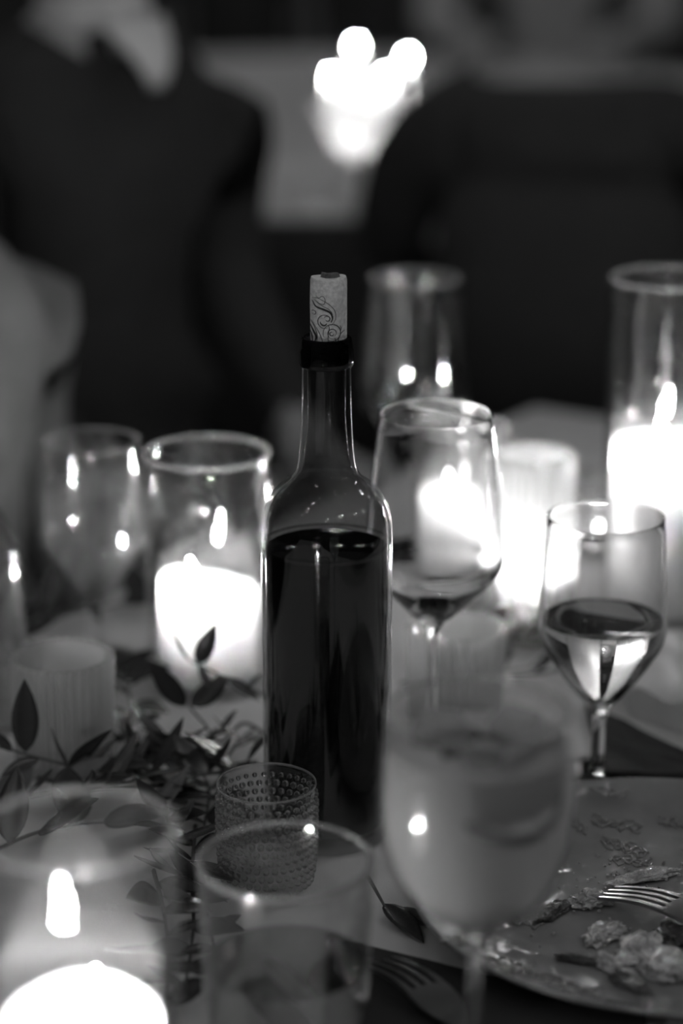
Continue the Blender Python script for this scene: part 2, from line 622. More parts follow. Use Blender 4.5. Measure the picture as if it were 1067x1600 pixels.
def candle(loc, r, h, label, group=None, lean=(-0.004, 0), fs=1.0, tilt=0.0, tilt_dir=0.0, crater=9, mat='wax', seedv=0, fmat='flame', flame_off=(0, 0)):
    """r, h in mm"""
    t = thing('candle', loc, label, 'candle', group)
    rc_ = r * 0.80
    prof = [(0, 0), (r - 1.5, 0), (r, 1.5), (r, h * 0.35), (r, h * .7), (r * .998, h - 9), (r * .985, h - 4.5), (r * .955, h - 1.6), (r * .91, h), (r * .87, h - .5),
            (rc_, h - crater * .55), (rc_ * .86, h - crater * .92), (rc_ * .5, h - crater), (0, h - crater)]

    def mod(a, rr, z):
        k = max(0, (z - h * .55) / (h * .45))
        dz = k * (tilt * math.cos(a - tilt_dir) * rr / r + 1.4 * math.sin(3 * a + seedv) * (rr / r))
        return rr * (1 + 0.008 * math.sin(2 * a + seedv) * (z / h)), z + dz
    lathe('wax_body', prof, M[mat], t, None, 64, False, mod, 60)
    z0 = (h - crater) * .001
    fx, fy = flame_off
    tube('wick', [(fx, fy, z0 - .002), (fx + .0003, fy, z0 + .005), (fx + lean[0] * .2, fy, z0 + .009)], .0009, M['wick'], t, None, 6)
    f = link_mesh('flame', flame_mesh('flame', M[fmat], fs, lean), M[fmat], t, (fx, fy, z0 + .006))
    return t


def glass_rim(t, r, z, w=1.5):
    V, F = lathe_data([(r + w * math.cos(x), z + w * math.sin(x)) for x in [i * math.pi / 5 for i in range(10)]], 96, True)
    return link('rim', V, F, M['rim'], t, None, True, 80)


def hurricane(loc, r, h, label, group='glass hurricane cylinders on the long table'):
    t = thing('hurricane_glass', loc, label, 'candle holder', group)
    outer = [(r - 1.2, 0), (r - .3, .4), (r, 1.5), (r, h * .3), (r, h * .6), (r, h)]
    lathe('glass_cylinder', wall_profile(outer, 2.6, 6.0), M['glass_thick'], t, None, 96, False, None, 40)
    glass_rim(t, r - 1.3, h + .4, 1.45)
    return t


def in_h(loc, dz=0.0062):
    return Vector(loc) + Vector((0, 0, dz))


# behind the bottle, left
h1 = tp(1.551, 325, .09)
hurricane(h1, 43, 163, 'clear glass hurricane cylinder just left of the wine bottle')
candle(in_h(h1), 34.5, 67, 'short melted white candle burning in the cylinder left of the wine bottle', 'candles burning on the long table',
       lean=(-.006, 0), tilt=-6, tilt_dir=.3, seedv=1, fs=.75, crater=7, flame_off=(-.008, -.004))
# front left corner
h2 = tp(.93, 125, .12)
hurricane(h2, 43, 177, 'large blurred glass hurricane cylinder in the front left corner')
candle(in_h(h2), 34.5, 88, 'white candle burning low in the front left glass cylinder', 'candles burning on the long table', lean=(.003, 0), seedv=3, crater=8, fs=.7, flame_off=(.004, .006))
# tall, right edge
h3 = tp(1.69, 1038, .15)
hurricane(h3, 43, 252, 'tall glass hurricane cylinder at the right edge behind the small goblet')
candle(in_h(h3), 37, 126, 'tall thick white candle burning in the cylinder at the right edge', 'candles burning on the long table', lean=(-.004, .001), seedv=5, crater=9, fs=.78)
# short cup behind the middle wine glass
h4 = tp(1.725, 718, .07)
t = thing('candle_cup', h4, 'short clear glass cup holding the bright candle seen through the middle wine glass', 'candle holder')
lathe('glass_cup', wall_profile([(34, 0), (35.5, 1.5), (36, 20), (36, 132)], 2.0, 5), M['glass_thick'], t, None, 80)
glass_rim(t, 35, 132.4, 1.4)
candle(in_h(h4, .0052), 32, 78, 'white candle glowing behind the middle wine glass', 'candles burning on the long table', lean=(-.002, 0), tilt=3, tilt_dir=2.6, seedv=2, crater=8, fs=.75, flame_off=(-.006, 0))


# ------------------------------------------------------------------ stemware
def stem_glass(name, loc, label, cat, bowl_outer, bowl_inner, stem_prof, foot_prof, group=None, s=1.0, bowl_mat='crystal'):
    t = thing(name, loc, label, cat, group)
    sc = lambda L: [(r * s, z * s) for r, z in L]
    rt, zt = bowl_outer[-1]
    ri = bowl_inner[0][0]
    lipp = [(rt - .05, zt + .35), ((rt + ri) / 2, zt + .55), (ri + .05, zt + .35)]
    lathe('bowl', sc([(0, bowl_outer[0][1])] + bowl_outer + lipp + bowl_inner), M[bowl_mat], t, None, 96, False, None, 60)
    if bowl_mat != 'crystal':
        glass_rim(t, (rt + ri) / 2 * s, (zt + .3) * s, 1.0)
    lathe('stem', sc(stem_prof), M['stem'], t, None, 32, False, None, 60)
    lathe('foot', sc(foot_prof), M['stem'], t, None, 80, False, None, 60)
    return t


def smoothp(L, n=5):
    return [(max(0, p[0]), p[1]) for p in crom(L, n)]


# tall wine glass (229 mm)
A_out = smoothp([(3.8, 93.5), (12, 99), (26, 113), (37, 124.5), (41.6, 131), (42.5, 137), (42, 146), (39.8, 180), (34.6, 228.6)])
A_in = smoothp([(33.6, 228.6), (38.8, 180), (41, 146), (41.4, 138), (40.2, 132), (35, 125), (24, 115), (11, 103), (4, 100), (0, 99)])
A_stem = [(0, 92.8)][:0] + [(0, 3.5), (6, 4.4), (4.4, 8), (3.7, 16), (3.4, 50), (3.6, 80), (4.4, 90), (6.5, 94.2), (0, 97.0)]
A_foot = [(0, 0), (35, 0), (36, .6), (35.6, 1.3), (22, 2.2), (10, 3.3), (0, 3.6)]
# short goblet (171 mm)
B_out = smoothp([(4.2, 47.5), (10, 51.5), (22, 66), (32, 81), (37, 90), (39, 99), (38.8, 110), (37.4, 140), (35.4, 170.6)])
B_in = smoothp([(34.3, 170.6), (36.4, 140), (37.7, 110), (37.8, 99.5), (35.6, 91), (30, 82), (20, 68), (10, 57), (4, 53.5), (0, 53)])
B_stem = [(0, 3.5), (7, 4.4), (5.2, 8), (4.4, 16), (4.1, 30), (4.4, 40), (6, 46), (7.4, 49), (0, 51.5)]
B_foot = [(0, 0), (32, 0), (33, .7), (32.6, 1.5), (20, 2.4), (10, 3.4), (0, 3.6)]

ga = tp(1.41, 679, .17)
g = stem_glass('wine_glass', ga, 'nearly empty tall wine glass right beside the bottle neck', 'wine glass', A_out, A_in, A_stem, A_foot, 'stemmed glasses on the long table')
wd = [(0, 99.3)] + [(r - .25, z + .25) for r, z in reversed(A_in) if 99.4 < z < 104] + [(10.5, 104.2), (0, 104.0)]
tag(lathe('wine_dregs', wd, M['wine_dregs'], g, None, 64), 'last sip of dark wine in the cone of the glass')

gb = tp(1.803, 648, .2)
stem_glass('wine_glass', gb, 'tall empty wine glass farthest back, its rim behind the cork', 'wine glass', A_out, A_in, A_stem, A_foot, 'stemmed glasses on the long table', bowl_mat='glass_thick')

gc = tp(1.387, 941, .1)
g = stem_glass('wine_goblet', gc, 'short stemmed goblet half full of white wine behind the dirty plate', 'wine glass', B_out, B_in, B_stem, B_foot, 'stemmed glasses on the long table')
ww = [(0, 53.2)] + [(r - .25, z + .2) for r, z in reversed(B_in) if 53.3 < z < 104] + [(37.2, 105.4), (36.4, 105.0), (0, 104.8)]
tag(lathe('white_wine', ww, M['white_wine'], g, None, 96, False, None, 50), 'pale white wine catching candle light')

gd = tp(1.59, 145, .1)
g = stem_glass('water_goblet', gd, 'blurred short stemmed goblet full of water at left behind the fluted cup', 'wine glass', B_out, B_in, B_stem, B_foot, 'stemmed glasses on the long table', s=.94, bowl_mat='glass_thick')
wt = [(0, 53.2)] + [(r - .25, z + .2) for r, z in reversed(B_in) if 53.3 < z < 140] + [(36, 138.5), (0, 138)]
tag(lathe('water', [(r * .94, z * .94) for r, z in wt], M['water'], g, None, 64), 'water filling the goblet')

# cocktail goblet in front
C_out = smoothp([(4, 95), (14, 98), (28, 109), (38, 124), (43.2, 142), (44.6, 160), (43.6, 178), (40.6, 202.6)])
C_in = smoothp([(39.5, 202.6), (42.5, 178), (43.4, 160), (42, 142.5), (36.8, 125), (27, 111), (13, 101), (4, 98.6), (0, 98.4)])
C_stem = [(0, 3.5), (7, 4.6), (4.6, 9), (3.9, 20), (3.6, 55), (4, 84), (5.6, 92.5), (8, 96), (0, 97.6)]
ge = tp(1.0, 747, .17)
g = stem_glass('cocktail_goblet', ge, 'large out of focus round goblet of cloudy cocktail in front of the plate', 'cocktail glass', C_out, C_in, C_stem, [(r * 1.05, z) for r, z in A_foot], 'stemmed glasses on the long table', bowl_mat='glass')
cw = [(0, 98.7)] + [(r - .9, z + .4) for r, z in reversed(C_in) if 98.8 < z < 186] + [(41.0, 186.4), (39.8, 186.0), (0, 186)]
tag(lathe('cloudy_cocktail', cw, M['cocktail'], g, None, 96, False, None, 50), 'pale cloudy cocktail')


def citrus_wheel(loc, rot, r, label):
    t = thing('citrus_slice', loc, label, 'citrus slice', None)
    t.rotation_euler = rot
    lathe('rind', [(r - 2.2, -2.6), (r - .3, -2.4), (r, 0), (r - .3, 2.4), (r - 2.2, 2.6)], M['rind'], t, None, 48, True)
    for k in range(8):
        a0 = 2 * math.pi * k / 8 + .04
        a1 = 2 * math.pi * (k + 1) / 8 - .04
        pts = [(.0022 * math.cos((a0 + a1) / 2), .0022 * math.sin((a0 + a1) / 2))]
        for i in range(7):
            a = a0 + (a1 - a0) * i / 6
            pts.append(((r - 3) * .001 * math.cos(a), (r - 3) * .001 * math.sin(a)))
        n = len(pts)
        V = [(x, y, -.0019) for x, y in pts] + [(x, y, .0019) for x, y in pts]
        F = [tuple(reversed(range(n))), tuple(range(n, 2 * n))] + [(i, (i + 1) % n, n + (i + 1) % n, n + i) for i in range(n)]
        link('segment', V, F, M['citrus'], t)
    return t


citrus_wheel(ge + Vector((.010, -.024, .172)), (R(24), R(4), 0), 26, 'round citrus slice sunk in the cloudy cocktail, its dark rind showing')


def ice_cube(loc, s, rot, label):
    V, F = box_data((0, 0, 0), (s, s, s * .8))
    me = bpy.data.meshes.new('ice_cube'); me.from_pydata(V, [], F)
    bm = bmesh.new(); bm.from_mesh(me)
    bmesh.ops.bevel(bm, geom=bm.edges[:], offset=s * .16, segments=3, affect='EDGES')
    for v in bm.verts:
        v.co += Vector((1, 1, 1)) * s * .04 * mnoise.noise(v.co * 90)
    bm.to_mesh(me); bm.free()
    o = link_mesh('ice_cube', me, M['ice'], None, loc)
    o.rotation_euler = rot
    return tag(o, label, 'ice cube', 'ice cubes floating in the cocktail')


ice_cube(ge + Vector((-.016, .010, .187)), .024, (.3, .2, .4), 'blurred ice cube floating at left in the cocktail')
ice_cube(ge + Vector((.018, .016, .187)), .022, (.1, -.3, 1.0), 'blurred ice cube floating at the back right of the cocktail')

ice_cube(ge + Vector((.002, -.020, .184)), .020, (.2, .4, .2), 'blurred ice cube at the front of the cocktail surface')
# pale peel twist leaning on the rim
pk = []
for k in range(15):
    a = R(-75 + 100 * k / 14)
    pk.append(Vector((math.cos(a) * .035, math.sin(a) * .030, .1885 + .007 * math.sin(k / 14 * math.pi))))
V = []
for k, p in enumerate(pk):
    rd = Vector((p.x, p.y, 0)).normalized()
    for dr, dz in ((-.001, -.004), (.001, -.004), (.001, .004), (-.001, .004)):
        V.append(p + rd * dr + Vector((0, 0, dz)))
F = [(k * 4 + q, k * 4 + (q + 1) % 4, (k + 1) * 4 + (q + 1) % 4, (k + 1) * 4 + q) for k in range(14) for q in range(4)] + [(3, 2, 1, 0), (56, 57, 58, 59)]
tag(link('citrus_peel', V, F, M['citrus'], None, ge), 'pale curled citrus peel at the right of the cocktail surface', 'citrus peel')
# ------------------------------------------------------------------ water carafe at the left edge
ca = tp(1.48, -54, .1)
t = thing('glass_carafe', ca, 'clear glass carafe cut off by the left edge of the picture', 'carafe')
co = smoothp([(34, 0), (37, 2), (38, 10), (38, 90), (37.6, 108), (34, 124), (26, 142), (19, 156), (16, 170), (15.5, 190), (17.5, 200)], 4)
lathe('carafe_glass', wall_profile(co, 2.4, 6), M['glass_thick'], t, None, 80)
wl = [(0, 6.4), (33, 6.6), (35.1, 12), (35.2, 90), (34.8, 106), (33.0, 112), (32, 112.4), (0, 112.2)]
tag(lathe('water', wl, M['water'], t, None, 64), 'water in the carafe')


# ------------------------------------------------------------------ fluted cups
def fluted_cup(name, loc, r, h, label, nfl=32, mat='fluted', taper=0.93, group='fluted glass candle cups', seg=None):
    t = thing(name, loc, label, 'candle holder', group)
    amp = r * .075
    seg = nfl * 8

    def mod(a, rr, z):
        if rr < r * .5 or z < 2.0:
            return rr, z
        inner = rr < (r - 2.2) * (taper + (1 - taper) * z / h) + .3
        k = abs(math.sin(a * nfl / 2))
        if inner:
            return rr, z
        return rr + amp * (k - .5) * 2 * .8, z + (.5 * k if z > h - .2 else 0)
    outer = []
    for i in range(9):
        z = h * i / 8
        outer.append((r * (taper + (1 - taper) * z / h), z))
    outer[0] = (r * taper - 1.5, 0)
    outer.insert(1, (r * taper, 2.2))
    wallo = lathe('fluted_wall', wall_profile(outer, 3.2, 7), M[mat], t, None, seg, False, mod, 30)
    glass_rim(t, r - 1.6, h + 1.0, 1.8 if mat == 'fluted_warm' else 1.2)
    return t


f1 = tp(1.405, 98, .05)
fluted_cup('fluted_cup', f1, 31.5, 73, 'unlit fluted glass cup at left behind the upright leaf')
f2 = tp(1.489, 712, .05)
fluted_cup('fluted_cup', f2, 31.5, 62, 'low fluted glass cup behind the stem of the middle wine glass')
f3 = tp(1.645, 829, .06)
fluted_cup('fluted_tumbler', f3, 29, 134, 'tall glowing fluted glass with a candle inside, right of the middle wine glass', 30, 'fluted_warm', 1.0)
candle(in_h(f3, .0072), 23, 40, 'small candle glowing inside the tall fluted glass', 'candles burning on the long table', lean=(0, 0), crater=4, seedv=4, fs=.46)


# ------------------------------------------------------------------ hobnail cups
def hobnail_cup(loc, label, lit=False):
    t = thing('hobnail_cup', loc, label, 'candle holder', 'hobnail glass candle cups')
    outer = smoothp([(17, 0), (20, .8), (23.5, 5), (25.6, 14), (26.6, 26), (27.0, 45), (27.4, 64.6)], 3)
    lathe('cup_wall', wall_profile(outer, 2.6, 6), M['hobnail'], t, None, 80)
    # beads
    bm = bmesh.new()
    bmesh.ops.create_icosphere(bm, subdivisions=2, radius=1.0)
    bv = [v.co.copy() for v in bm.verts]
    bf = [tuple(v.index for v in f.verts) for f in bm.faces]
    bm.free()
    parts = []
    rows = 11
    for j in range(rows):
        z = 8 + j * 5.0
        rr = None
        for (r0, z0), (r1, z1) in zip(outer[:-1], outer[1:]):
            if z0 <= z <= z1:
                rr = r0 + (r1 - r0) * (z - z0) / (z1 - z0)
        n = 34
        br = 1.95 if j < rows - 1 else 1.5
        for k in range(n):
            a = 2 * math.pi * (k + .5 * (j % 2)) / n
            c = Vector((math.cos(a) * (rr + .25), math.sin(a) * (rr + .25), z)) * .001
            parts.append(([c + v * br * .001 for v in bv], bf))
    V, F = merge(parts)
    tag(link('hobnails', V, F, M['bead'], t, None, True, 60), kind='stuff')
    V, F = lathe_data([(27.4 + .5 * math.cos(x), 64.6 + .7 * math.sin(x)) for x in [i * math.pi / 4 for i in range(8)]], 80, True)
    link('rim', V, F, M['rim'], t)
    return t


hobnail_cup(tp(1.233, 417, .04), 'small hobnail glass cup in focus at the foot of the wine bottle')
hb = tp(1.83, 936, .05)
hobnail_cup(hb, 'small lit hobnail glass cup sparkling behind the goblet rim')
candle(in_h(hb, .0063), 15, 8, 'small candle burning inside the far hobnail cup', 'candles burning on the long table', lean=(0, 0), crater=2, seedv=6, fs=.34)

# ------------------------------------------------------------------ tumbler in front
tb = tp(1.047, 446, .09)
t = thing('tumbler', tb, 'wide clear tumbler with a dark drink in front of the hobnail cup', 'glass')
lathe('tumbler_glass', wall_profile(smoothp([(37.5, 0), (39.5, 1.5), (40.2, 8), (41, 50), (42.4, 106.5)], 3), 2.2, 9), M['glass_thick'], t, None, 96)
glass_rim(t, 41.4, 107.2, 1.4)
dr = [(0, 9.4), (36, 9.5), (37.7, 12), (38.4, 50), (38.6, 53.6), (37.6, 53.0), (0, 52.8)]
tag(lathe('dark_drink', dr, M['tumbler_drink'], t, None, 96, False, None, 50), 'dark thin drink filling half the tumbler')


def leaf_mesh(name, wid, bend, fold, twist=0.0, n=9, thick=.008):
    V, F = [], []
    rows = []
    for i in range(n + 1):
        s = i / n
        w = wid * .5 * (math.sin(math.pi * min(1, s ** .8)) ** .85 if 0 < s < 1 else 0.0) + (0.006 if i in (0, n) else 0)
        z = bend * s * s
        row = []
        for k in (-1, -.5, 0, .5, 1):
            y = k * w
            zz = z + fold * abs(k) * w + twist * s * k * w
            row.append((s, y, zz))
        rows.append(row)
    for side in (0, 1):
        for row in rows:
            for (x, y, z) in row:
                V.append((x, y, z - side * thick))
    m = 5
    off = (n + 1) * m
    for i in range(n):
        for k in range(m - 1):
            a = i * m + k
            F.append((a, a + m, a + m + 1, a + 1))
            F.append((off + a, off + a + 1, off + a + m + 1, off + a + m))
    for i in range(n):
        a = i * m; F.append((a, off + a, off + a + m, a + m))
        a = i * m + m - 1; F.append((a, a + m, off + a + m, off + a))
    me = bpy.data.meshes.new(name)
    me.from_pydata(V, [], F)
    me.polygons.foreach_set('use_smooth', [True] * len(me.polygons))
    return me


LEAF = [leaf_mesh('leaf_blade', .34, .10, .25), leaf_mesh('leaf_blade', .28, .22, .35, .3), leaf_mesh('leaf_blade', .40, -.15, .2, -.2),
        leaf_mesh('leaf_blade', .24, .35, .4, .5), leaf_mesh('leaf_blade', .30, -.05, .3, .1)]
for me in LEAF:
    me.materials.append(M['leaf'])
LEAFP = []
for me in LEAF:
    c = me.copy(); c.materials.clear(); c.materials.append(M['leaf_pale']); LEAFP.append(c)


def put_leaf(root, base, tip, var=0, nrm=None, wf=1.0, pale=False):
    base, tip = Vector(base), Vector(tip)
    x = tip - base
    L = x.length
    x = x / L
    nrm = Vector(nrm) if nrm is not None else Vector((0, -.5, 1))
    z = nrm - x * nrm.dot(x)
    if z.length < 1e-4:
        z = x.orthogonal()
    z.normalize()
    y = z.cross(x)
    m = Matrix(((x.x * L, y.x * L * wf, z.x * L, base.x), (x.y * L, y.y * L * wf, z.y * L, base.y), (x.z * L, y.z * L * wf, z.z * L, base.z), (0, 0, 0, 1)))
    o = bpy.data.objects.new('leaf', (LEAFP if pale else LEAF)[var % len(LEAF)])
    COL.objects.link(o)
    o.parent = root
    o.matrix_local = Matrix.Translation(-root.location) @ m
    return o


def sprig(points, label, r=.0013):
    """points: world polyline of the stem"""
    pts = [Vector(p) for p in crom(points, 6)]
    b = pts[0].copy()
    low = min(p.z for p in pts)
    t = thing('leafy_sprig', (b.x, b.y, TZ), label, 'foliage', 'leafy sprigs of the table garland')
    tube('stem', [p - t.location for p in pts], [r * (1 - .5 * i / len(pts)) for i in range(len(pts))], M['twig'], t, None, 6)
    return t, pts


def auto_leaves(t, pts, step, lmin, lmax, rise=(.1, .8), pale=.15, z_min=TZ + .0015):
    # walk along the stem
    acc, side = 0.0, 1
    for i in range(1, len(pts)):
        seg = pts[i] - pts[i - 1]
        acc += seg.length
        if acc >= step:
            acc = 0
            d = seg.normalized()
            sd = Vector((-d.y, d.x, 0)) * side
            side = -side
            ln = random.uniform(lmin, lmax)
            dirv = (d * random.uniform(.4, 1.0) + sd * random.uniform(.5, 1.0) + Vector((0, 0, random.uniform(*rise)))).normalized()
            tip = pts[i] + dirv * ln
            if tip.z < z_min + .002:
                tip.z = z_min + .002
            nrm = Vector((random.uniform(-.5, .5), random.uniform(-.8, .3), 1))
            put_leaf(t, pts[i], tip, random.randrange(5), nrm, random.uniform(1.0, 1.5), random.random() < pale)


def tabpath(pxs, hs):
    return [P(x, y, h) for (x, y), h in zip(pxs, hs)]


t = thing('mint_sprig', ge + Vector((-.004, 0, .1868)), 'dark mint leaves floating on the cloudy cocktail', 'garnish')
for a, l in ((.3, .026), (1.7, .024), (2.9, .028), (4.1, .022), (5.3, .024)):
    put_leaf(t, t.location, t.location + Vector((math.cos(a) * l, math.sin(a) * l * .9, .003)), 2, (0, 0, 1), 1.5)
# peel in the tumbler
V, F = tube_data([(.018 - .0035 * k, -.012 + .0045 * k, .012 + .0035 * k) for k in range(9)], [.001, .004, .0055, .006, .006, .006, .0055, .004, .001], 10)
tag(link('citrus_peel', V, F, M['citrus'], None, tb + Vector((-.002, -.006, 0)), True, 60), 'pale strip of peel sunk in the drink of the wide tumbler', 'citrus peel')
# the sprig in front of the lit candle, leaf by leaf
hd = 1.425
t, pts = sprig([P(420, 1150, .004), Q(380, 1130, hd), Q(345, 1160, hd), Q(318, 1130, hd), Q(293, 1101, hd)], 'leafy twig with two pointed leaves in front of the left bright candle')
put_leaf(t, Q(290, 1104, hd), Q(233, 1034, hd - .01), 4, (-.1, -1, .3), 1.1)
put_leaf(t, Q(297, 1103, hd), Q(360, 1057, hd + .01), 4, (.1, -1, .3), 1.5)
put_leaf(t, Q(335, 1150, hd), Q(385, 1120, hd - .02), 1, (0, -.6, 1))
t, pts = sprig([P(425, 1110, .01), Q(415, 1088, hd + .01), Q(385, 1075, hd + .01), Q(350, 1058, hd + .01), Q(318, 1042, hd + .01), Q(296, 1032, hd + .01)], 'thin twig with curled leaves silhouetted against the left bright candle')
put_leaf(t, Q(298, 1035, hd + .01), Q(267, 984, hd + .01), 4, (-.7, -.6, .2), .45)
put_leaf(t, Q(346, 1054, hd + .01), Q(318, 1098, hd - .01), 4, (.2, -1, .3), .9)
put_leaf(t, Q(309, 1038, hd + .01), Q(336, 977, hd + .01), 2, (-.15, -1, -.1), 1.0)
put_leaf(t, Q(311, 1038, hd + .01), Q(330, 1082, hd), 0, (.3, -1, .3), .9)
put_leaf(t, Q(355, 1060, hd + .01), Q(408, 1092, hd), 2, (0, -.8, 1), .8)
put_leaf(t, Q(385, 1075, hd + .01), Q(412, 1050, hd + .01), 4, (0, -1, .5), .6)
# left sprig in front of the fluted cup
hd = 1.352
t, pts = sprig([P(215, 1212, .004), Q(160, 1205, hd), Q(110, 1196, hd), Q(60, 1184, hd), Q(10, 1170, hd), Q(-40, 1160, hd)], 'leafy twig with one upright dark leaf before the left fluted cup')
put_leaf(t, Q(40, 1175, hd), Q(38, 1057, hd), 0, (.15, -1, .1), 1.0)
put_leaf(t, Q(108, 1200, hd), Q(166, 1113, hd - .005), 3, (.7, -1, .3), 1.15)
put_leaf(t, Q(108, 1200, hd), Q(64, 1144, hd - .01), 1, (.2, -.3, 1), .8)
put_leaf(t, Q(150, 1204, hd), Q(232, 1184, hd - .01), 2, (0, -.5, 1), .9)
put_leaf(t, Q(130, 1200, hd), Q(185, 1165, hd + .01), 1, (-.3, -.4, 1), .9)
put_leaf(t, Q(60, 1186, hd), Q(2, 1210, hd - .02), 4, (0, -.7, 1), 1.2)
put_leaf(t, Q(20, 1174, hd), Q(-20, 1140, hd), 0, (0, -.7, 1))
# garland lying on the cloth
g_paths = [
    ([(-30, 1262), (70, 1240), (160, 1232), (255, 1228)], [.006, .012, .014, .01], 'leafy twig lying on the cloth at the left edge', .013, .034, .05),
    ([(-30, 1340), (60, 1300), (160, 1285), (270, 1290)], [.006, .014, .012, .008], 'leafy twig seen through the rim of the front left cylinder', .014, .036, .055),
    ([(225, 1180), (285, 1190), (325, 1225), (318, 1300)], [.012, .016, .012, .006], 'dense dark twig left of the hobnail cup', .009, .026, .042),
    ([(330, 1150), (290, 1165), (240, 1172), (190, 1185)], [.01, .02, .018, .01], 'dark twig heaped at the foot of the left hurricane cylinder', .009, .026, .042),
    ([(305, 1290), (300, 1370), (302, 1450), (290, 1540)], [.008, .01, .008, .005], 'dark twig running forward between front cylinder and tumbler', .011, .026, .04),
    ([(395, 1140), (360, 1175), (345, 1215), (320, 1240)], [.012, .018, .014, .01], 'dark twig against the left side of the wine bottle', .009, .022, .036),
    ([(20, 985), (90, 962), (165, 948), (240, 930)], [.01, .018, .018, .012], 'blurred twig on the cloth behind the left fluted cup', .018, .04, .06),
    ([(625, 1068), (690, 1060), (770, 1052), (850, 1040)], [.005, .01, .012, .006], 'dark twig on the cloth behind the cocktail goblet', .02, .034, .05),
    ([(60, 1215), (130, 1228), (200, 1222), (250, 1200)], [.02, .022, .02, .012], 'broad leaved twig below the left fluted cup', .012, .03, .046),
    ([(250, 1235), (262, 1280), (275, 1330), (285, 1390)], [.012, .016, .014, .01], 'dark twig trailing down beside the front cylinder rim', .010, .028, .044),
    ([(400, 1190), (350, 1205), (300, 1215), (250, 1245)], [.012, .022, .02, .01], 'broad dark twig just behind the hobnail cup', .010, .028, .042),
    ([(178, 1030), (200, 1080), (205, 1120), (190, 1160)], [.012, .018, .018, .012], 'dark twig between the left fluted cup and the left hurricane cylinder', .012, .03, .044),
    ([(-20, 955), (10, 975), (40, 1000), (60, 1020)], [.012, .02, .018, .012], 'blurred dark twig in front of the carafe', .012, .034, .05),
    ([(640, 1010), (700, 1005), (780, 1000), (850, 1010)], [.006, .016, .016, .008], 'dark blurred twig behind the low fluted cup', .014, .032, .046),
    ([(800, 1060), (850, 1050), (890, 1045), (930, 1040)], [.006, .012, .014, .008], 'dark twig on the cloth left of the goblet stem', .013, .03, .042),
    ([(240, 1360), (255, 1420), (262, 1480), (260, 1560)], [.008, .014, .012, .006], 'dark twig right of the front left candle', .012, .03, .042),
    ([(330, 1350), (320, 1400), (330, 1460), (345, 1520)], [.006, .008, .006, .004], 'dark twig seen through the left side of the tumbler', .014, .024, .034),
]
for pxs, hs, lab, step, l0, l1 in g_paths:
    t, pts = sprig(tabpath(pxs, hs), lab)
    auto_leaves(t, pts, step, l0, l1, pale=.3 if 'rim of' in lab or 'left edge' in lab or 'blurred' in lab else .12)
t, pts = sprig(tabpath([(575, 1370), (592, 1400), (606, 1425)], [.012, .008, .004]), 'small twig with one leaf on the cloth left of the plate')
auto_leaves(t, pts, .03, .02, .03)
put_leaf(t, P(600, 1412, .006), P(662, 1468, .003), 4, (0, -.1, 1), 1.1)


# ------------------------------------------------------------------ plate, food, forks, napkins
pc = Vector((.180, 1.198, TZ))
t = thing('dinner_plate', pc, 'oily used dinner plate with food scraps at the right', 'plate')
pp = smoothp([(0, 4), (60, 3.6), (80, .2), (88, 0), (94, 2.5), (118, 8), (138, 15.5), (142.5, 18.6), (143, 20), (141.5, 21), (138, 19), (120, 11.8), (98, 7), (80, 6), (0, 6)], 3)
lathe('plate_body', [(r, z) for r, z in pp], M['plate'], t, None, 128, False, None, 50)


def blob(name, loc, size, mat, label, cat, seedv, flat=.5, group=None, amp=.45):
    bm = bmesh.new()
    bmesh.ops.create_icosphere(bm, subdivisions=4, radius=1.0)
    for v in bm.verts:
        d = v.co.normalized()
        k = 1 + amp * mnoise.noise(d * 1.6 + Vector((seedv * 3.1, 0, 0))) + amp * .7 * mnoise.noise(d * 4.2 + Vector((0, seedv * 1.7, 0))) + amp * .45 * mnoise.noise(d * 9.5 + Vector((0, 0, seedv * 2.3)))
        v.co = Vector((d.x * k * size[0], d.y * k * size[1], d.z * k * size[2]))
        if v.co.z < -size[2] * .55:
            v.co.z = -size[2] * .55
    me = bpy.data.meshes.new(name)
    bm.to_mesh(me); bm.free()
    o = link_mesh(name, me, mat, None, Vector(loc) + Vector((0, 0, size[2] * .55)))
    o.rotation_euler = (0, 0, seedv * 1.3)
    return tag(o, label, cat, group)


FD = 'food scraps left on the plate'
foods = [
    ((1000, 1492), (.020, .011, .0045), 'food_pale', 'pale flaky food scrap in the middle of the plate'),
    ((1048, 1518), (.022, .013, .005), 'food_pale', 'largest pale food scrap, at the right edge of the plate'),
    ((944, 1462), (.014, .008, .0035), 'food_pale', 'small pale food scrap just left of the flaky one'),
    ((985, 1542), (.016, .007, .003), 'food_dark', 'dark sauce covered scrap below the flaky one'),
    ((925, 1412), (.012, .008, .004), 'food_pale', 'pale crumb of food by the fork tips'),
    ((1056, 1466), (.014, .010, .004), 'food_dark', 'dark scrap of food below the fork'),
    ((902, 1502), (.012, .0035, .002), 'food_dark', 'thin dark wilted shred on the plate front'),
    ((865, 1425), (.014, .005, .002), 'food_dark', 'flat dark shred beside the cocktail goblet'),
    ((958, 1512), (.012, .006, .003), 'food_pale', 'flat pale flake between the wilted shred and the flaky scrap'),
    ((1010, 1372), (.020, .006, .0025), 'food_pale', 'thin pale smear of food above the fork'),
]
for i, ((x, y), s, m_, lab) in enumerate(foods):
    blob('food_scrap', P(x, y, .0066), s, M[m_], lab, 'food', i + 1, group=FD)
# raised oil ridges modelled in the shape of candle glints on the plate
def plate_h(p):
    r = (Vector((p.x, p.y, 0)) - Vector((pc.x, pc.y, 0))).length * 1000
    pts = [(0, 6), (80, 6), (98, 7), (120, 11.8), (138, 19), (143, 20.5)]
    for (r0, z0), (r1, z1) in zip(pts[:-1], pts[1:]):
        if r <= r1:
            return (z0 + (z1 - z0) * (r - r0) / (r1 - r0)) * .001
    return .0205


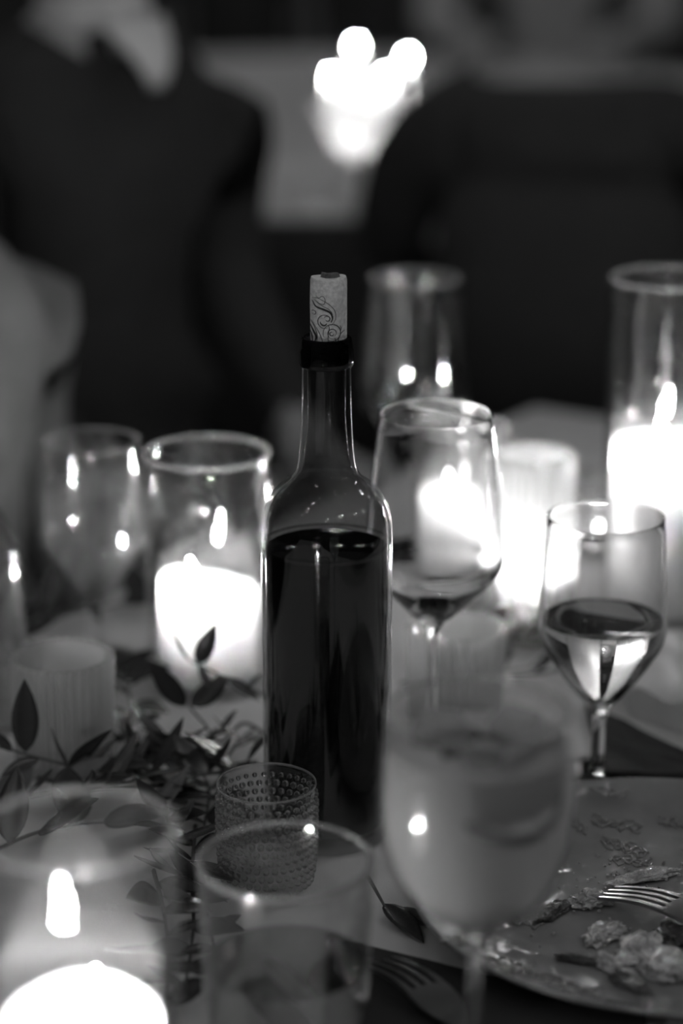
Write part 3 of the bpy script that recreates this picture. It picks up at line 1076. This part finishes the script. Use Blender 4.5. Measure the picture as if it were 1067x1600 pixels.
for i, (x0, y0, x1, y1, n_, lab) in enumerate([
        (690, 1470, 735, 1478, 3, 'short oil glint squiggle at the left edge of the plate'),
        (758, 1502, 835, 1522, 5, 'tangled oil glint squiggle right of the goblet stem'),
        (830, 1525, 945, 1556, 3, 'long oil glint streak along the front rim of the plate'),
        (1005, 1570, 1064, 1582, 3, 'oil glint streak at the front right rim of the plate'),
        (925, 1282, 1000, 1296, 4, 'oil glint streak at the back of the plate'),
        (940, 1316, 1010, 1336, 4, 'oil glint squiggle above the fork on the plate'),
        (1030, 1284, 1066, 1290, 3, 'oil glint streak at the far right back of the plate'),
        (892, 1284, 915, 1300, 3, 'oil glint flecks just right of the goblet bowl'),
        (960, 1345, 1020, 1352, 3, 'thin oil glint streak just behind the fork'),
        (925, 1238, 985, 1243, 2, 'thin oil glint line on the back rim of the plate'),
        (800, 1440, 850, 1450, 2, 'faint oil glint line left of the dark shred')]):
    parts = []
    o_ = P((x0 + x1) / 2, (y0 + y1) / 2, .006)
    for q in range(n_):
        pts = []
        for k in range(16):
            u = k / 15
            x = x0 + (x1 - x0) * u + random.uniform(-3, 3)
            y = y0 + (y1 - y0) * u + 5 * math.sin(u * (9 + 3 * q) + q * 2 + i) + (q - n_ / 2) * 3.2 + random.uniform(-1.5, 1.5)
            p = P(x, y, .006)
            for _ in range(3):
                p = P(x, y, plate_h(p))
            pts.append(p - o_ + Vector((0, 0, .0004)))
        w0 = random.uniform(.0006, .0011)
        parts.append(tube_data(pts, [w0 * (.3 + .7 * abs(math.sin(k * .9 + q))) for k in range(16)], 6))
    V, F = merge(parts)
    tag(link('oil_glint', V, F, M['oil'], None, o_, True, 80), lab, 'sauce', 'oil glints on the plate')
# crumbs
parts = []
cv, cf = box_data((0, 0, 0), (1, 1, 1))
for i in range(90):
    x = random.gauss(985, 55); y = random.gauss(1375, 22)
    if random.random() < .4:
        x, y = random.gauss(900, 60), random.gauss(1430, 40)
    p = P(min(max(x, 760), 1065), min(max(y, 1300), 1520), .0072)
    s = random.uniform(.0006, .0016)
    rot = Matrix.Rotation(random.uniform(0, 6), 3, Vector((random.random(), random.random(), 1)).normalized())
    parts.append(([p - pc + rot @ (Vector(v) * s) for v in cv], cf))
V, F = merge(parts)
tag(link('crumbs', V, F, M['food_pale'], None, pc, False), 'fine pale crumbs scattered on the plate', 'crumbs', kind='stuff')


def fork(loc, direction, label, tiltz=0.0, length=.195):
    """tips at loc, handle runs along direction (world xy)"""
    a = math.atan2(direction[1], direction[0])
    t = thing('fork', loc, label, 'fork', 'forks at the place setting')
    t.rotation_euler = (0, -tiltz, a)
    zc = lambda x: .0012 + .006 * math.sin(math.pi * min(1, max(0, (x - .0) / .075))) * 1.0 + (.010 * max(0, (x - .075) / .12))
    # four tines
    for k in range(4):
        y0 = (k - 1.5) * .0062
        pts = []
        for i in range(9):
            x = i / 8 * .046
            pts.append((x, y0 * (1 - .08 * (1 - i / 8)), zc(x)))
        V, F = [], []
        for i, p in enumerate(pts):
            w = .0011 + .0007 * (i / 8)
            h = .0008 + .0004 * i / 8
            for dy, dz in ((-w, -h), (w, -h), (w, h), (-w, h)):
                V.append((p[0], p[1] + dy, p[2] + dz))
        for i in range(8):
            for q in range(4):
                q2 = (q + 1) % 4
                F.append((i * 4 + q, i * 4 + q2, (i + 1) * 4 + q2, (i + 1) * 4 + q))
        F.append((3, 2, 1, 0)); F.append((32, 33, 34, 35))
        link('tine', V, F, M['steel'], t, None, True, 60)
    # head and handle, one plate of varying width
    xs = [.044, .050, .058, .066, .074, .084, .10, .13, .16, .18, length - .004, length]
    ws = [.0112, .0118, .0116, .0095, .0055, .0036, .0034, .0045, .0062, .0072, .0066, .003]
    V, F = [], []
    for x, w in zip(xs, ws):
        z = zc(x)
        for dy, dz in ((-w, -.0008), (0, -.0014), (w, -.0008), (w, .0008), (0, .0014), (-w, .0008)):
            V.append((x, dy, z + dz))
    n = len(xs)
    for i in range(n - 1):
        for q in range(6):
            q2 = (q + 1) % 6
            F.append((i * 6 + q, i * 6 + q2, (i + 1) * 6 + q2, (i + 1) * 6 + q))
    F.append(tuple(reversed(range(6)))); F.append(tuple(range((n - 1) * 6, n * 6)))
    link('handle', V, F, M['steel'], t, None, True, 45)
    return t


f_tip = P(946, 1398, .010)
f_dir = P(1090, 1442, .014) - f_tip
fork(f_tip, f_dir, 'steel fork lying across the food scraps on the plate', tiltz=R(3))


def cloth_quad(name, corners, mat, label, thick=.004, wav=.0015, n=26, seedv=0):
    c = [Vector(p) for p in corners]
    base = sum(c, Vector()) / 4
    base.z = TZ
    V = []
    for side in (1, 0):
        for i in range(n + 1):
            for j in range(n + 1):
                u, v = i / n, j / n
                p = (c[0] * (1 - u) + c[1] * u) * (1 - v) + (c[3] * (1 - u) + c[2] * u) * v
                w = wav * (1 + mnoise.noise(Vector((u * 4 + seedv, v * 4, seedv)))) if side else 0
                V.append((p.x - base.x, p.y - base.y, .0006 + (thick + w if side else 0)))
    F = []
    m = n + 1
    off = m * m
    for i in range(n):
        for j in range(n):
            a = i * m + j
            F.append((a, a + m, a + m + 1, a + 1))
            F.append((off + a, off + a + 1, off + a + m + 1, off + a + m))
    for i in range(n):
        for a, b in ((i, i + 1), (n * m + i + 1, n * m + i)):
            F.append((a, b, off + b, off + a))
        for a, b in (((i + 1) * m, i * m), (i * m + n, (i + 1) * m + n)):
            F.append((a, b, off + b, off + a))
    return tag(link(name, V, F, mat, None, base, True, 50), label, 'napkin', 'folded napkins')


A_ = P(548, 1482); B_ = P(1010, 1596)
dn = Vector((-.035, -.15, 0))
cloth_quad('napkin', [A_, B_, B_ + dn, A_ + dn], M['napkin_dark'], 'dark folded napkin under the lower fork and the plate edge', .003, .001, seedv=1)
fork(P(592, 1506, .0062), P(720, 1606, .006) - P(592, 1506, .006), 'steel fork on the dark napkin at the bottom of the picture')
cloth_quad('napkin', [P(915, 1108), P(1090, 1196), P(1150, 1226), P(940, 1216)], M['napkin_dark'], 'dark folded napkin behind the plate beside the small goblet', .003, .002, seedv=2)
cloth_quad('napkin', [P(955, 1040), P(1110, 1030), P(1130, 1165), P(985, 1120)], M['napkin_pale'], 'pale rumpled napkin at the right edge behind the dark one', .012, .008, seedv=3)
# ------------------------------------------------------------------ chairs
def chair(loc, rz, label, curved=False):
    """local +x is the sitter's front"""
    t = thing('dining_chair', loc, label, 'chair', 'wooden dining chairs', rz)
    box('seat', (0, 0, .395), (.40, .40, .035), M['chair_wood'], t, None, .012)
    for sx in (-1, 1):
        for sy in (-1, 1):
            top = .378
            tube('leg', [(sx * .17, sy * .17, 0), (sx * .16, sy * .165, top)], [.013, .017], M['chair_wood'], t, None, 10)
    for sy in (-1, 1):
        tube('back_post', [(-.165, sy * .17, .410), (-.20, sy * .172, .66), (-.225, sy * .17, .85)], .014, M['chair_wood'], t, None, 10)
    arc_ = []
    for i in range(13):
        u = -1 + 2 * i / 12
        arc_.append((-.225 - .05 * (1 - u * u), u * .19, .855 + (.035 * (1 - u * u) if curved else 0)))
    tube('top_rail', arc_, .018, M['chair_wood'], t, None, 10)
    for k in range(-2, 3):
        tube('spindle', [(-.17, k * .06, .410), (-.225 - .045 * (1 - (k * .06 / .19) ** 2), k * .06, .852)], .007, M['chair_wood'], t, None, 8)
    return t


# ------------------------------------------------------------------ people (seated)
def person(loc, rz, label, wear, s=1.0, hair_long=False, collar=False, arms='lap', slump=0.0, width=1.0, pants=None, fill=1.0, tuck=0.0, bow=0.0, waist='wear', droop=0.0):
    """local +x is the facing direction, origin on the floor under the hips"""
    t = thing('person', loc, label, 'person', None, rz)
    v, rad, e, region = [], [], [], []

    def add(p, r, parent=None, reg='wear'):
        v.append(Vector(p) * s); rad.append((r if isinstance(r, tuple) else (r, r))); region.append(reg)
        if parent is not None:
            e.append((parent, len(v) - 1))
        return len(v) - 1
    sl = slump
    piv = Vector((.02 + sl * .6, 0, 1.02))
    rot_ = Matrix.Rotation(bow, 3, 'Y')

    def hd_(p):
        return rot_ @ (Vector(p) - piv) + piv
    pel = add((0, 0, .56), (.15 * fill, .125))
    sp = add((.00 + sl * .1, 0, .72), (.145 * fill, .115), pel, waist)
    ch = add((.01 + sl * .3, 0, .88), (.165 * fill, .125), sp)
    uc = add((.02 + sl * .6, 0, 1.00), (.13 * fill, .10), ch)
    nk = add(hd_((.035 + sl, 0, 1.085)), (.062, .06), uc, 'wear')
    n2 = add(hd_((.055 + sl, 0, 1.14)), (.056, .058), nk, 'skin')
    h1_ = add(hd_((.075 + sl, 0, 1.20)), (.072, .085), n2, 'skin')
    h2_ = add(hd_((.075 + sl, 0, 1.27)), (.080, .098), h1_, 'skin')
    add(hd_((.070 + sl, 0, 1.335)), (.062, .075), h2_, 'skin')
    add(hd_((.165 + sl, 0, 1.235)), (.012, .014), h1_, 'skin')     # nose
    for sd in (-1, 1):
        shd = add((.02 + sl * .8, sd * .17 * width, 1.01 - droop), (.068, .072), uc)
        if arms == 'lap':
            el = add((.02 + sl, sd * (.235 * width - tuck), .78), (.050, .05), shd)
            wr = add((.23 + sl, sd * .14, .645), (.032, .034), el)
        else:
            el = add((.14 + sl, sd * .25 * width, .80), (.05, .05), shd)
            wr = add((.34 + sl, sd * .16, .79), (.032, .034), el)
        dx = Vector((.07, -sd * .03, -.008))
        pm = add(Vector(v[wr]) / s + dx, (.022, .034), wr, 'skin')
        for k, (off, ln) in enumerate(((-.028, .060), (-.010, .075), (.010, .072), (.027, .055))):
            b1 = add(Vector(v[pm]) / s + Vector((.045, off, .0)), .0095, pm, 'skin')
            add(Vector(v[b1]) / s + Vector((ln * .7, off * .2, -.018)), .008, b1, 'skin')
        th = add(Vector(v[wr]) / s + Vector((.05, -sd * .062, .004)), .0105, wr, 'skin')
        add(Vector(v[th]) / s + Vector((.04, -sd * .008, -.006)), .009, th, 'skin')
        hp = add((.06, sd * .09, .545), (.085, .085), pel, 'legs')
        kn = add((.44, sd * .11, .54), (.062, .062), hp, 'legs')
        an = add((.42, sd * .11, .10), (.042, .042), kn, 'legs')
        add((.56, sd * .12, .04), (.036, .03), an, 'legs')
    me = bpy.data.meshes.new('body_skeleton')
    me.from_pydata([tuple(p) for p in v], e, [])
    o = bpy.data.objects.new('body_skeleton', me)
    COL.objects.link(o)
    md = o.modifiers.new('skin', 'SKIN')
    md.use_smooth_shade = True
    md.branch_smoothing = .5
    for i, sv in enumerate(me.skin_vertices[0].data):
        sv.radius = (rad[i][0] * s, rad[i][1] * s)
        sv.use_root = (i == 0)
    ss = o.modifiers.new('sub', 'SUBSURF'); ss.levels = 2; ss.render_levels = 2
    dg = bpy.context.evaluated_depsgraph_get()
    bm_ = bpy.data.meshes.new_from_object(o.evaluated_get(dg))
    bpy.data.objects.remove(o)
    bm_.name = 'body'
    bm_.materials.clear()
    for m_ in (wear, M['skin'], pants or M['suit']):
        bm_.materials.append(m_)
    idx = {'wear': 0, 'skin': 1, 'legs': 2}
    segs = [(v[a], v[b], region[b]) for a, b in e]
    for p in bm_.polygons:
        c = p.center
        best, reg = 1e9, 'wear'
        for a, b, rg in segs:
            ab = b - a
            tt = max(0, min(1, (c - a).dot(ab) / max(ab.length_squared, 1e-9)))
            d = (c - a - ab * tt).length
            if d < best:
                best, reg = d, rg
        p.material_index = idx[reg]
        p.use_smooth = True
    body = bpy.data.objects.new('body', bm_)
    COL.objects.link(body)
    body.parent = t
    # hair cap
    hc = Vector((.058 + sl, 0, 1.285)) * s
    V, F = [], []
    ns, nr = 24, 12
    for i in range(nr + 1):
        ph = math.pi * .72 * i / nr
        for k in range(ns):
            a = 2 * math.pi * k / ns
            cut = 1.0
            if math.cos(a) > .2:
                cut = .62                     # shorter over the forehead
            p2 = ph * cut
            rr = .104 + (.012 * math.sin(7 * a) * .3)
            zz = math.cos(p2) * .105
            if hair_long and math.cos(a) < .15 and i > nr * .6:
                zz -= (i / nr - .6) * .62
                V.append((hc.x + math.cos(a) * .104 * s * .95, math.sin(a) * .098 * s, hc.z + zz * s)); continue
            V.append((hc.x + math.sin(p2) * math.cos(a) * rr * 1.1 * s, math.sin(p2) * math.sin(a) * rr * .98 * s, hc.z + zz * s))
    for i in range(nr):
        for k in range(ns):
            k2 = (k + 1) % ns
            F.append((i * ns + k, (i + 1) * ns + k, (i + 1) * ns + k2, i * ns + k2))
    V = [hd_(Vector(p) / s) * s for p in V]
    tag(link('hair', V, F, M['hair'], t), 'dark hair')
    for sd in (-1, 1):
        tag(blob_part('ear', hd_((.06 + sl, sd * .088, 1.235)) * s, (.016, .006, .028), M['skin'], t), None)
        tag(blob_part('eye', hd_((.143 + sl, sd * .033, 1.255)) * s, (.009, .011, .007), M['ink'], t), None)
    tag(blob_part('mouth', hd_((.148 + sl, 0, 1.185)) * s, (.008, .024, .005), M['rind'], t), None)
    if collar:
        V, F = lathe_data([(60, 0), (62, 4), (60, 34), (56, 36), (55, 4)], 32, True)
        V = [(x * s + (.044 + sl) * s, y * s, z * s + 1.085 * s) for x, y, z in V]
        tag(link('shirt_collar', V, F, M['shirt'], t), 'white shirt collar')
        # shirt front following the chest
        V, F = [], []
        for i in range(9):
            u = i / 8
            z = 1.10 - .07 * u
            wd = .034 * (1 - u) + .008
            xx = .105 + sl * (1 - .5 * u) + .045 * math.sin(u * 1.9)
            for k in range(5):
                y = (k / 4 - .5) * 2 * wd
                V.append(((xx + .016 * (1 - (y / .075) ** 2)) * s, y * s, z * s))
        for i in range(8):
            for k in range(4):
                a = i * 5 + k
                F.append((a, a + 5, a + 6, a + 1))
        sf = link('shirt_front', V, F, M['shirt'], t)
        so = sf.modifiers.new('thick', 'SOLIDIFY'); so.thickness = .004
        tag(sf, 'white shirt front')
    return t


def blob_part(name, loc, size, mat, parent):
    bm = bmesh.new()
    bmesh.ops.create_uvsphere(bm, u_segments=12, v_segments=8, radius=1.0)
    for q in bm.verts:
        q.co = Vector((q.co.x * size[0], q.co.y * size[1], q.co.z * size[2]))
    me = bpy.data.meshes.new(name)
    bm.to_mesh(me); bm.free()
    return link_mesh(name, me, mat, parent, loc)


fa = math.atan2(NX.y, NX.x)           # facing across the table
# guest in a pale top, left edge
p1 = Vector((-.410, 1.93, 0))
person(p1, fa, 'person in a pale plain top seated at the left edge, mostly out of frame', M['dress'], s=.92, hair_long=True, fill=1.5, tuck=.02, waist='legs')
chair(p1 + Vector((NX.x * -.02, NX.y * -.02, 0)), fa, 'wooden dining chair under the person in the pale top')
# dark suit, left of centre
p2 = Vector((-.288, 2.62, 0))
fb = R(-52)
person(p2, fb, 'person in a dark suit with white shirt collar seated behind the left glasses', M['suit'], s=.99, collar=True, fill=1.05, width=.92, tuck=.035)
chair(p2, fb, 'wooden dining chair under the dark suited person at left')
# dark figure right of centre, turned away
p3 = Vector((.265, 2.76, 0))
person(p3, R(88), 'person in dark clothes bent forward with back turned, right behind the glasses', M['suit'], s=.97, slump=.24, width=1.08, fill=1.3, tuck=.03, bow=R(98), droop=.10)
t = thing('stool', p3, 'dark round stool under the person with back turned', 'stool')
lathe('seat', [(0, 370), (180, 370), (195, 380), (195, 400), (180, 410), (0, 410)], M['suit'], t, None, 40)
for k in range(4):
    a = R(45 + 90 * k)
    tube('leg', [(.19 * math.cos(a), .19 * math.sin(a), 0), (.13 * math.cos(a), .13 * math.sin(a), .371)], .016, M['suit'], t, None, 10)

# ------------------------------------------------------------------ the neighbouring table
nb = Vector((-.05, 4.25, 0))
t = thing('round_table', nb, 'round table of the neighbouring party, blurred at the top of the picture', 'table')
lathe('tabletop', [(0, 705), (930, 705), (940, 712), (940, 728), (930, 734), (0, 734)], M['chair_wood'], t, None, 64)
lathe('pedestal', [(0, 0), (280, 0), (290, 20), (120, 50), (55, 90), (50, 600), (110, 700), (0, 704)], M['chair_wood'], t, None, 32)


def rc_mod(a, r, z):
    if z < 735:
        f = (735 - z) / 300
        return r + 18 * f * math.sin(a * 22 + math.sin(a * 5)), z
    return r, z


c2 = lathe('tablecloth', [(0, 739), (500, 739), (900, 739), (940, 738), (947, 734), (950, 720), (953, 705), (956, 690), (958, 668), (955, 668), (952, 690), (949, 705), (946, 720), (943, 733), (936, 735.5), (0, 735.5)], M['cloth'], None, nb, 160, False, rc_mod, 60)
tag(c2, 'white cloth on the neighbouring round table', 'tablecloth')
# candle centrepiece on it
cp = tp(3.40, 556, .1)
t = thing('candle_stand', (cp.x, cp.y, TZ), 'footed frosted glass stand carrying the far bright candles', 'candle stand')
lathe('inner_shelf', [(0, 74), (24, 74), (25, 75), (24, 78), (0, 78)], M['frosted'], t, None, 32)
lathe('stand_body', smoothp([(0, 0), (34, 0), (36, 3), (26, 10), (19, 22), (18, 40), (22, 60), (34, 92), (50, 118), (60, 128), (59, 131), (50, 131), (0, 131)], 4), M['frosted'], t, None, 48)
for i, (px_, dy, zf, lab) in enumerate([(519, -.020, .179, 'leftmost far candle on the frosted stand'), (556, .020, .217, 'topmost far candle on the frosted stand'),
                                       (606, -.010, .179, 'far candle at front right of the frosted stand'), (580, -.035, .162, 'lowest far candle on the frosted stand')]):
    q = tp(3.40 + dy, px_, .18)
    candle(Vector((q.x, q.y, TZ + .1315)), 8.5, (zf - .1315) * 1000 - 9, lab, 'candles on the neighbouring table', lean=(0, 0), fs=.4, crater=2, fmat='flame_far', seedv=i)
q = tp(3.46, 637, .18)
candle(Vector((cp.x, cp.y, TZ + .0785)), 7, 10, 'small hidden candle added inside the frosted stand to make it glow', 'candles on the neighbouring table', lean=(0, 0), fs=.27, crater=2, fmat='flame_far', seedv=9)  # added flame, lights the stand body from within
candle(Vector((q.x, q.y, TZ)), 9, 187, 'slim far candle standing right of the frosted stand', 'candles on the neighbouring table', lean=(0, 0), fs=.4, crater=2, fmat='flame_far', seedv=7)

# far guests and chairs
for (x, y, a, w, lab, kw) in [
    (-.98, 5.05, R(-40), M['suit'], 'person in dark clothes seated across the neighbouring table at left', dict(collar=True)),
    (.46, 5.33, R(-98), M['grey_wear'], 'person in a grey jacket seated across the neighbouring table at right', dict(collar=False, arms='table')),
    (-.22, 5.50, R(-85), M['suit'], 'person in dark clothes seated across the neighbouring table in the middle', dict(collar=True)),
]:
    person(Vector((x, y, 0)), a, lab, w, **kw)
    chair(Vector((x, y, 0)), a, 'wooden chair under the ' + lab.replace(' seated', ''))

# ------------------------------------------------------------------ string lights under the ceiling
for (a, b, lab) in [((-2.6, -.6, 2.75), (2.9, 3.2, 2.75), 'string of small round bulbs hung over the long table'),
                    ((-3.4, 3.6, 2.75), (2.2, 7.4, 2.75), 'string of small round bulbs hung beyond the neighbouring table'),
                    ((-1.2, -1.9, 2.75), (3.6, 1.5, 2.75), 'string of small round bulbs hung behind the photographer')]:
    a, b = Vector(a), Vector(b)
    t = thing('string_lights', a, lab, 'string lights', 'string lights under the ceiling')
    pts = [(a.lerp(b, k / 40) - Vector((0, 0, .32 * math.sin(math.pi * k / 40)))) - a for k in range(41)]
    tube('cable', pts, .004, M['suit'], t, None, 6)
    for end in (a, b):
        tube('hanger', [end - a, end - a + Vector((0, 0, 3.0 - end.z))], .003, M['suit'], t, None, 6)
    V, F = lathe_data([(0, -30), (9, -27), (12.5, -17), (8, -5), (0, 0)], 6)
    me = bpy.data.meshes.new('bulb'); me.from_pydata(V, [], F); me.materials.append(M['bulb'])
    me.polygons.foreach_set('use_smooth', [True] * len(me.polygons))
    for k in range(1, 40, 2):
        o = bpy.data.objects.new('bulb', me)
        COL.objects.link(o)
        o.parent = t
        o.location = pts[k]

# dark upholstered chair pushed towards the neighbouring table
t = thing('dining_chair', (-.15, 3.23, 0), 'dark upholstered chair with its back to us between the two dark figures', 'chair', 'dining chairs', R(90))
box('seat', (0, 0, .42), (.42, .42, .07), M['suit'], t, None, .02)
box('back_panel', (-.21, 0, .635), (.04, .42, .30), M['suit'], t, None, .018)
for sx in (-1, 1):
    for sy in (-1, 1):
        tube('leg', [(sx * .18, sy * .18, 0), (sx * .17, sy * .17, .386)], [.012, .016], M['suit'], t, None, 10)
for sy in (-1, 1):
    tube('back_post', [(-.19, sy * .15, .45), (-.207, sy * .15, .50)], .013, M['suit'], t, None, 10)
